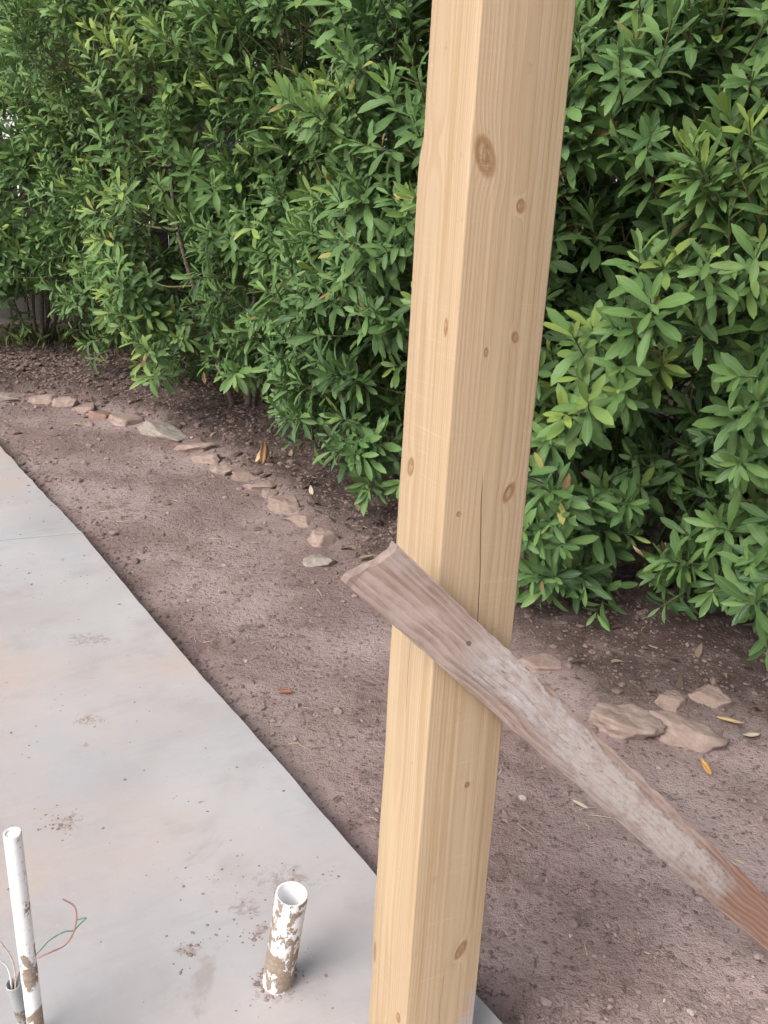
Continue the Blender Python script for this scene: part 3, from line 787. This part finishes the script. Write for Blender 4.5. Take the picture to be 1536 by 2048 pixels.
# which leaves show largest from the viewpoint: coarse depth buffer over all shrubs
def project(P):
    q = P - CP; wz = q @ CF; return 768 + CAM_F * (q @ CR) / wz, 1024 - CAM_F * (q @ CU) / wz, wz


CELL = 7; GW, GH = 1536 // CELL + 1, 2048 // CELL + 1; zb_ = np.full(GW * GH, 1e9)
for S_ in ALL:
    pos, x, d, n, L, tint, var = S_['fr']
    W = pos[:, None] + L[:, None, None] * (LV[var][..., 0:1] * x[:, None] + LV[var][..., 1:2] * d[:, None] + LV[var][..., 2:3] * n[:, None])
    S_['W'] = W; px, py, wz = project(W.reshape(-1, 3)); S_['pp'] = (px, py, wz)
    okk = (px > 0) & (px < 1536) & (py > 0) & (py < 2048); S_['ok'] = okk
    cell = np.where(okk, (py // CELL).astype(int) * GW + (px // CELL).astype(int), 0); S_['cell'] = cell
    np.minimum.at(zb_, cell[okk], wz[okk])
for si, (S_, row) in enumerate(zip(ALL, SHRUBS)):
    sx, sy, R0, zb, hh, ncl, lb = row; ncl = len(S_['cl'])
    pos, x, d, n, L, tint, var = S_['fr']; px, py, wz = S_['pp']
    N = len(L); vis = (S_['ok'] & (wz < zb_[S_['cell']] + .03)).reshape(N, 11).sum(1)
    P3 = np.stack([px, py], -1).reshape(N, 11, 2); a = P3[:, 10] - P3[:, 0]; b = P3[:, 6] - P3[:, 4]
    area = np.abs(a[:, 0] * b[:, 1] - a[:, 1] * b[:, 0]); score = area * vis / 11.0
    pick = np.argsort(-score)[:300]; pick = pick[score[pick] > 0]
    rest = np.setdiff1d(np.arange(N), pick)
    root = tag(ob('hedge_shrub', None, None, (sx, sy, float(soil_z(sx, sy)))), lb, 'shrub', 'leafy shrubs of the hedge'); O = np.array(root.location)
    q = ((tint * NTINT).astype(int) + .5) / NTINT
    rr_ = np.random.default_rng(900 + si).random(N)
    Cl = np.stack([np.repeat(tint, 11), np.tile(LG, N), np.repeat(rr_, 11)], 1).reshape(N, 11, 3)
    hid = rest[vis[rest] == 0]; rest = rest[vis[rest] > 0]; five = [0, 4, 5, 6, 10]
    Wr = np.concatenate([S_['W'][rest].reshape(-1, 3), S_['W'][hid][:, five].reshape(-1, 3)]) - O
    Tr = np.concatenate([(LTRI[None] + (np.arange(len(rest)) * 11)[:, None, None]).reshape(-1, 3), (np.array([(0, 2, 1), (0, 3, 2), (1, 2, 4), (2, 3, 4)])[None] + (len(rest) * 11 + np.arange(len(hid)) * 5)[:, None, None]).reshape(-1, 3)])
    Cr = np.concatenate([Cl[rest].reshape(-1, 3), Cl[hid][:, five].reshape(-1, 3)])
    tag(ob('foliage', mesh_tris('foliage', Wr, Tr, MT['leaf'], True, Cr), root), kind='stuff')
    for i in pick:
        o = bpy.data.objects.new('leaf', leaf_mesh(int(var[i]), int(tint[i] * NTINT))); COL.objects.link(o); o.parent = root
        mm = Matrix.Identity(4); s = L[i]
        for k in range(3): mm[k][0], mm[k][1], mm[k][2], mm[k][3] = x[i, k] * s, d[i, k] * s, n[i, k] * s, pos[i, k] - O[k]
        o.matrix_basis = mm
    # stems and twigs
    r = np.random.default_rng(500 + si); stems = []
    for k in range(5):
        a0 = r.random() * 6.28 if k else math.atan2(1 - sy, -sx) + .7; b0_ = np.array([math.cos(a0), math.sin(a0), 0])
        p0 = np.array([0, 0, -.05]) + b0_ * r.uniform(.03, .14); top = hh * r.uniform(.6, .88)
        P_ = spline([p0, p0 + b0_ * R0 * .22 + [0, 0, top * .25], p0 + b0_ * R0 * .45 + [r.normal(0, .05), r.normal(0, .05), top * .6], p0 + b0_ * R0 * .55 + [r.normal(0, .08), r.normal(0, .08), top]], 7)
        V, F = tube_geo(P_, np.linspace(r.uniform(.014, .022), .006, len(P_)), 7); ob('stem', mesh_py('stem', V, F, MT['bark'], True), root); stems.append(P_ + O)
    stp = np.concatenate(stems); VV, FF = [], []
    for c in S_['cl']:
        dz = np.linalg.norm(stp - c, axis=1) + np.maximum(0, stp[:, 2] - c[2] + .05) * 3; s0 = stp[np.argmin(dz)]
        P_ = spline([s0, (s0 * .5 + c * .5) + r.normal(0, .03, 3) + [0, 0, -.02], c], 4); V, F = tube_geo(P_, np.linspace(.007, .0035, len(P_)), 5, False)
        FF += [tuple(i + len(VV) for i in f) for f in F]; VV += list(np.array(V) - O)
    nbz = S_['base']; ends = nbz + S_['ax'] * S_['ln'][:, None] * .97
    cidx = [int(np.argmin(np.sum((S_['cl'] - p) ** 2, 1))) for p in nbz]
    for p, e, ci_ in zip(nbz, ends, cidx):
        V, F = tube_geo([S_['cl'][ci_], p, e], [.0033, .003, .0016], 4, False); FF += [tuple(i + len(VV) for i in f) for f in F]; VV += list(np.array(V) - O)
    tag(ob('twigs', mesh_py('twigs', VV, FF, MT['twig'], True), root), kind='stuff')

# ------------------------------------------------------------------ fallen and dead leaves
def dead_mesh(seed, mat, curl, fold, wd=.34):
    r = np.random.default_rng(seed); nu, nv = 9, 5; V = []; F = []
    for i in range(nu):
        t = i / (nu - 1); hw = wd / 2 * (math.sin(math.pi * min(1, t ** .85)) ** .8 if 0 < t < 1 else .02)
        ang = curl * (t - .4) + .25 * math.sin(t * 5 + seed)
        for j in range(nv):
            v = j / (nv - 1) * 2 - 1; V.append((hw * v + .03 * math.sin(t * 4 + seed), t - .5, .5 * curl * (t - .5) ** 2 + abs(v) * hw * fold + .02 * math.sin(v * 3 + t * 6 + seed)))
    for i in range(nu - 1):
        for j in range(nv - 1): a = i * nv + j; F.append((a, a + 1, a + nv + 1, a + nv))
    V, F = list(V), list(F); n = len(V)
    V += [(x, y, z - .012) for x, y, z in V]; F += [tuple(reversed([i + n for i in f])) for f in F]
    bd = [j for j in range(nv)] + [i * nv + nv - 1 for i in range(1, nu)] + [(nu - 1) * nv + j for j in range(nv - 2, -1, -1)] + [i * nv for i in range(nu - 2, 0, -1)]
    for k in range(len(bd)): a, b = bd[k], bd[(k + 1) % len(bd)]; F.append((b, a, a + n, b + n))
    return mesh_py('fallen_leaf', V, F, mat, True)


DEAD = [  # x, y, z or None, size, turn, tilt, material, label
    (.907, 2.164, None, .062, 10, 8, 'dead_orange', 'orange fallen leaf lying on soil below the wedge stone'),
    (1.027, 2.349, None, .075, 78, 6, 'dead_tan', 'tan fallen leaf right of the wedge stone'),
    (1.079, 2.309, None, .065, 112, 10, 'dead_pale', 'pale fallen leaf at the right edge, beside the tan one'),
    (-.270, 2.443, None, .050, 96, 5, 'dead_red', 'reddish fallen leaf alone in the middle of the soil path'),
    (-1.106, 4.753, None, .060, 80, 4, 'dead_red', 'red fallen leaf against the foot of the largest grey flagstone'),
    (-.335, 4.03, None, .065, 20, 25, 'dead_pale', 'pale fallen leaf in the bed behind the sunken brown stones'),
    (-.07, 4.10, None, .07, 100, 12, 'dead_tan', 'tan fallen leaf on the dark bed just left of the post'),
    (.535, 1.986, None, .045, 60, 10, 'dead_pale', 'small pale leaf scrap on soil below the slanting board'),
    (-1.73, 5.05, None, .06, 84, 6, 'dead_tan', 'tan fallen leaf in front of the reddish brown edging stone'),
    (-1.36, 5.28, None, .055, 40, 20, 'dead_brown', 'brown fallen leaf behind the pale tan flat stone'),
]
for i, (x, y, z, s, tz, tl, mt, lb) in enumerate(DEAD):
    o = ob('fallen_leaf', dead_mesh(i, MT[mt], .5 + .1 * (i % 3), .35), None, (x, y, float(soil_z(x, y)) + s * .10 + .004)); o.scale = (s, s, s); o.rotation_euler = (rad(tl), rad(5), rad(tz))
    tag(o, lb, 'leaf', 'dead leaves fallen on the soil')
# curled dead leaf standing upright in the bed
cu = tag(ob('curled_leaf', None, None, (-.615, 4.48, float(soil_z(-.615, 4.48)))), 'upright curled brown dead leaf cluster in the bed behind the stones', 'leaf')
for k, (dx, sz_, tl, tz) in enumerate([(0, .13, 80, 10), (.014, .10, 72, 40), (-.016, .075, 66, -30), (.01, .06, 50, 90)]):
    o = ob('leaf', dead_mesh(30 + k, MT['dead_brown' if k != 2 else 'dead_tan'], 1.2, .9, .26), cu, (dx, 0, sz_ * .42)); o.scale = (sz_,) * 3; o.rotation_euler = (rad(tl), rad(8 * k), rad(tz))
# dead leaves caught in the hedge
for i, (bx, bz, yy, s, rot, mt, lb) in enumerate([(.271, -.190, 2.78, .085, (50, 20, 70), 'dead_brown', 'dead brown leaf caught high in the right shrub'), (.292, -.428, 2.60, .060, (40, 10, 120), 'dead_tan', 'dead tan leaf caught low in the right shrub'),
                                                 (-.200, -.249, 4.95, .065, (80, 0, 10), 'dead_brown', 'withered brown leaf hanging under the hedge left of centre'), (-.086, -.285, 4.30, .12, (70, 10, -30), 'dead_red', 'drooping red brown leaf at the hedge foot left of the post')]):
    o = ob('dead_leaf', dead_mesh(50 + i, MT[mt], .7, .5), None, (bx * yy, yy, 1.5 + bz * yy)); o.scale = (s,) * 3; o.rotation_euler = tuple(rad(q) for q in rot)
    tag(o, lb, 'leaf', 'dead leaves caught in the hedge')

# leaf litter under the hedge and straw on the soil
n = 900; lx = np.where(rng.random(n) < .86, rng.uniform(-3.4, .3, n), rng.uniform(.3, 2.0, n)); fy = np.interp(lx, SX, SY); ly = fy + .08 + rng.random(n) ** 1.3 * 1.6
VV, TT, o0 = [], [], 0
lv = LV[rng.integers(0, 8, n)] * np.array([1.3, 1, 1])
a = rng.random(n) * 6.28; s = rng.uniform(.025, .07, n); tl = rng.normal(0, .25, n)
X = lv[..., 0] * s[:, None]; Y = (lv[..., 1] - .5) * s[:, None]; Z = lv[..., 2] * s[:, None] + Y * tl[:, None]
Wv = np.stack([X * np.cos(a)[:, None] - Y * np.sin(a)[:, None] + lx[:, None], X * np.sin(a)[:, None] + Y * np.cos(a)[:, None] + ly[:, None], Z + (soil_z(lx, ly) + .008 + s * .12)[:, None]], -1)
M = Mat('leaf_litter', .8, .2); t = M.attr('tint'); M.color(M.mix((.085, .058, .045), (.25, .18, .125), t[0].step(.6, 1.0)))
Cl = np.repeat(np.stack([rng.random(n)] * 3, 1), 11, 0)
tag(ob('leaf_litter', mesh_tris('leaf_litter', Wv.reshape(-1, 3), (LTRI[None] + (np.arange(n) * 11)[:, None, None]).reshape(-1, 3), M.mat, True, Cl)), 'brown leaf litter covering the dark bed under the hedge', 'leaf litter', kind='stuff')
VV, FF = [], []
for k in range(170):
    x, y = rng.uniform(-2.2, 1.4), 1.2 + 3.8 * rng.random()
    if slab_dist(x, y) < .03: continue
    L = rng.uniform(.015, .07); a = rng.random() * 6.28; q = np.array([math.cos(a), math.sin(a)]) * L / 2; bnd = rng.normal(0, .1, 2) * L
    pts = [(x - q[0], y - q[1], float(soil_z(x - q[0], y - q[1])) + .004), (x + bnd[0], y + bnd[1], float(soil_z(x, y)) + .006), (x + q[0], y + q[1], float(soil_z(x + q[0], y + q[1])) + .004)]
    V, F = tube_geo(pts, rng.uniform(.0006, .0014), 4); FF += [tuple(i + len(VV) for i in f) for f in F]; VV += V
tag(ob('straw', mesh_py('straw', VV, FF, MT['straw'])), 'bits of dry straw and twig lying on the bare soil', 'straw', kind='stuff')

# weeds by the fence
VV, TT = [], []
for k in range(420):
    x = rng.normal(-2.45, .35); y = rng.normal(6.95, .15); L = rng.uniform(.04, .16); z = float(soil_z(x, y)); a = rng.random() * 6.28; le = rng.uniform(.2, 1.0)
    e = np.array([math.cos(a), math.sin(a)]) * L * le; wv = np.array([-math.sin(a), math.cos(a)]) * .0025; i = len(VV)
    VV += [(x - wv[0], y - wv[1], z), (x + wv[0], y + wv[1], z), (x + e[0] * .5, y + e[1] * .5, z + L * .7), (x + e[0], y + e[1], z + L * .85)]; TT += [(i, i + 1, i + 2), (i + 1, i + 3, i + 2)]
tag(ob('weed_grass', mesh_tris('weed_grass', VV, TT, m_dead('weed_green', (.10, .15, .05), (.20, .22, .09)))), 'thin yellowish weeds growing at the foot of the fence', 'weeds', kind='stuff')

# ------------------------------------------------------------------ fence behind the hedge
fence = tag(ob('wooden_fence', None, None, (-6.6, 7.95, -.08)), 'dark wooden picket fence with bright slits, behind the far left shrub', 'fence'); fence.rotation_euler = (0, 0, math.atan2(-.55, 8.0))
pk = []
for q in range(3):
    V, F = box_geo(0, .138 + .001 * q, 0, .018, 0, 1.44 + .012 * q, .003); pk.append(mesh_py('picket', V, F, MT['fence']))
PITCH = .1465
for k in range(58):
    o = ob('picket', pk[k % 3], fence, (k * PITCH + rng.normal(0, .0009), rng.normal(0, .002), rng.uniform(-.01, .01))); o.rotation_euler = (0, rng.normal(0, .002), 0)
for z in (.30, 1.12):
    V, F = box_geo(-.05, 58 * PITCH, .0215, .058, z, z + .088, .003); ob('rail', mesh_py('rail', V, F, MT['fence']), fence)

# ------------------------------------------------------------------ beyond the fence: drive, house, trees
V, F = box_geo(-16, 5.5, 8.9, 15.2, -.3, -.03, .01); tag(ob('driveway', mesh_py('driveway', V, F, MT['drive'])), kind='structure')
house = tag(ob('neighbour_house', None, None, (-6, 17, -.1)), 'white walled house with grey roof glimpsed through the hedge top', 'house')
V, F = box_geo(-11, 11, 0, 8, 0, 2.35, .01); ob('wall', mesh_py('wall', V, F, MT['white']), house)
V = [(-11.5, -.5, 2.28), (11.5, -.5, 2.28), (11.5, 4, 4.4), (-11.5, 4, 4.4), (-11.5, 8.5, 2.28), (11.5, 8.5, 2.28), (-11.5, -.5, 2.42), (11.5, -.5, 2.42), (11.5, 4, 4.55), (-11.5, 4, 4.55), (-11.5, 8.5, 2.42), (11.5, 8.5, 2.42)]
F = [(0, 3, 2, 1), (3, 4, 5, 2), (6, 7, 8, 9), (9, 8, 11, 10), (0, 1, 7, 6), (4, 10, 11, 5), (0, 6, 9, 3), (3, 9, 10, 4), (1, 2, 8, 7), (2, 5, 11, 8)]
ob('roof', mesh_py('roof', V, F, MT['roof']), house)
for x in (-7, -3, 2, 6.5):
    V, F = box_geo(x, x + 1.3, -.04, -.002, 1.0, 2.0, .01); wd_ = ob('window', mesh_py('window', V, F, MT['white']), house)
    V, F = box_geo(x + .08, x + 1.22, -.06, -.042, 1.08, 1.92, .004); ob('pane', mesh_py('pane', V, F, MT['glass']), wd_)

TREES = [(-4.55, 11.2, 3.5, 1.95, 'dark evergreen tree filling the upper left corner behind the hedge'), (-2.35, 11.6, 3.3, 1.75, 'dark tree behind the left end of the hedge, right of the house gap'),
         (.6, 10.8, 3.1, 1.75, 'dark tree behind the middle of the hedge, seen left of the post top'), (3.2, 9.6, 2.9, 1.75, 'dark tree behind the hedge right of the post top'), (5.0, 7.4, 2.6, 1.6, 'dark tree behind the right end of the hedge')]
LT6 = np.array([(0, 0, 0), (-.2, .45, .05), (0, .5, 0), (.2, .45, .05), (0, 1, -.12)]); LT6T = np.array([(0, 2, 1), (0, 3, 2), (1, 2, 4), (2, 3, 4)])
MD = Mat('dark_tree_leaf', .5, .3); t = MD.attr('tint'); MD.color(MD.mix((.014, .030, .022), (.035, .065, .038), t[0]))
for ti, (tx, ty, cz, cr, lb) in enumerate(TREES):
    r = np.random.default_rng(700 + ti); root = tag(ob('background_tree', None, None, (tx, ty, -.08)), lb, 'tree', 'dark trees beyond the fence')
    P_ = spline([(0, 0, -.1), (.05, .02, cz * .35), (-.08, .05, cz * .7), (.02, 0, cz + .6)], 6); V, F = tube_geo(P_, np.linspace(.13, .04, len(P_)), 9); ob('trunk', mesh_py('trunk', V, F, MT['bark'], True), root)
    for k in range(7):
        a = k * .9 + r.random(); s0 = P_[int(len(P_) * (.45 + .06 * k))]; e = np.array([math.cos(a) * cr * .75, math.sin(a) * cr * .75, cz + r.uniform(-.7, .9)])
        V, F = tube_geo(spline([s0, s0 * .5 + e * .5 + [0, 0, .15], e], 5), np.linspace(.04, .01, 11), 6); ob('limb', mesh_py('limb', V, F, MT['bark'], True), root)
    nc = 120; cd_ = nrm(r.normal(size=(nc, 3))); cc = cd_ * (cr * r.uniform(.45, 1.02, nc) * (.8 + .4 * r.random(nc)))[:, None] * np.array([1, 1, .95]) + [0, 0, cz]
    N = 11000; ci = r.integers(0, nc, N); p = cc[ci] + r.normal(0, .15, (N, 3)); d = nrm(r.normal(size=(N, 3)) + cd_[ci] * .8); n_ = nrm(r.normal(size=(N, 3)) + [0, 0, 1.2]); n_ = nrm(n_ - d * np.sum(n_ * d, 1, keepdims=True)); x = np.cross(d, n_)
    L = r.uniform(.10, .17, N)[:, None, None]; Wv = p[:, None] + L * (LT6[None, :, 0:1] * x[:, None] + LT6[None, :, 1:2] * d[:, None] + LT6[None, :, 2:3] * n_[:, None])
    Cl = np.repeat(np.stack([r.random(N)] * 3, 1), 5, 0)
    tag(ob('crown', mesh_tris('crown', Wv.reshape(-1, 3), (LT6T[None] + (np.arange(N) * 5)[:, None, None]).reshape(-1, 3), MD.mat, True, Cl), root), kind='stuff')
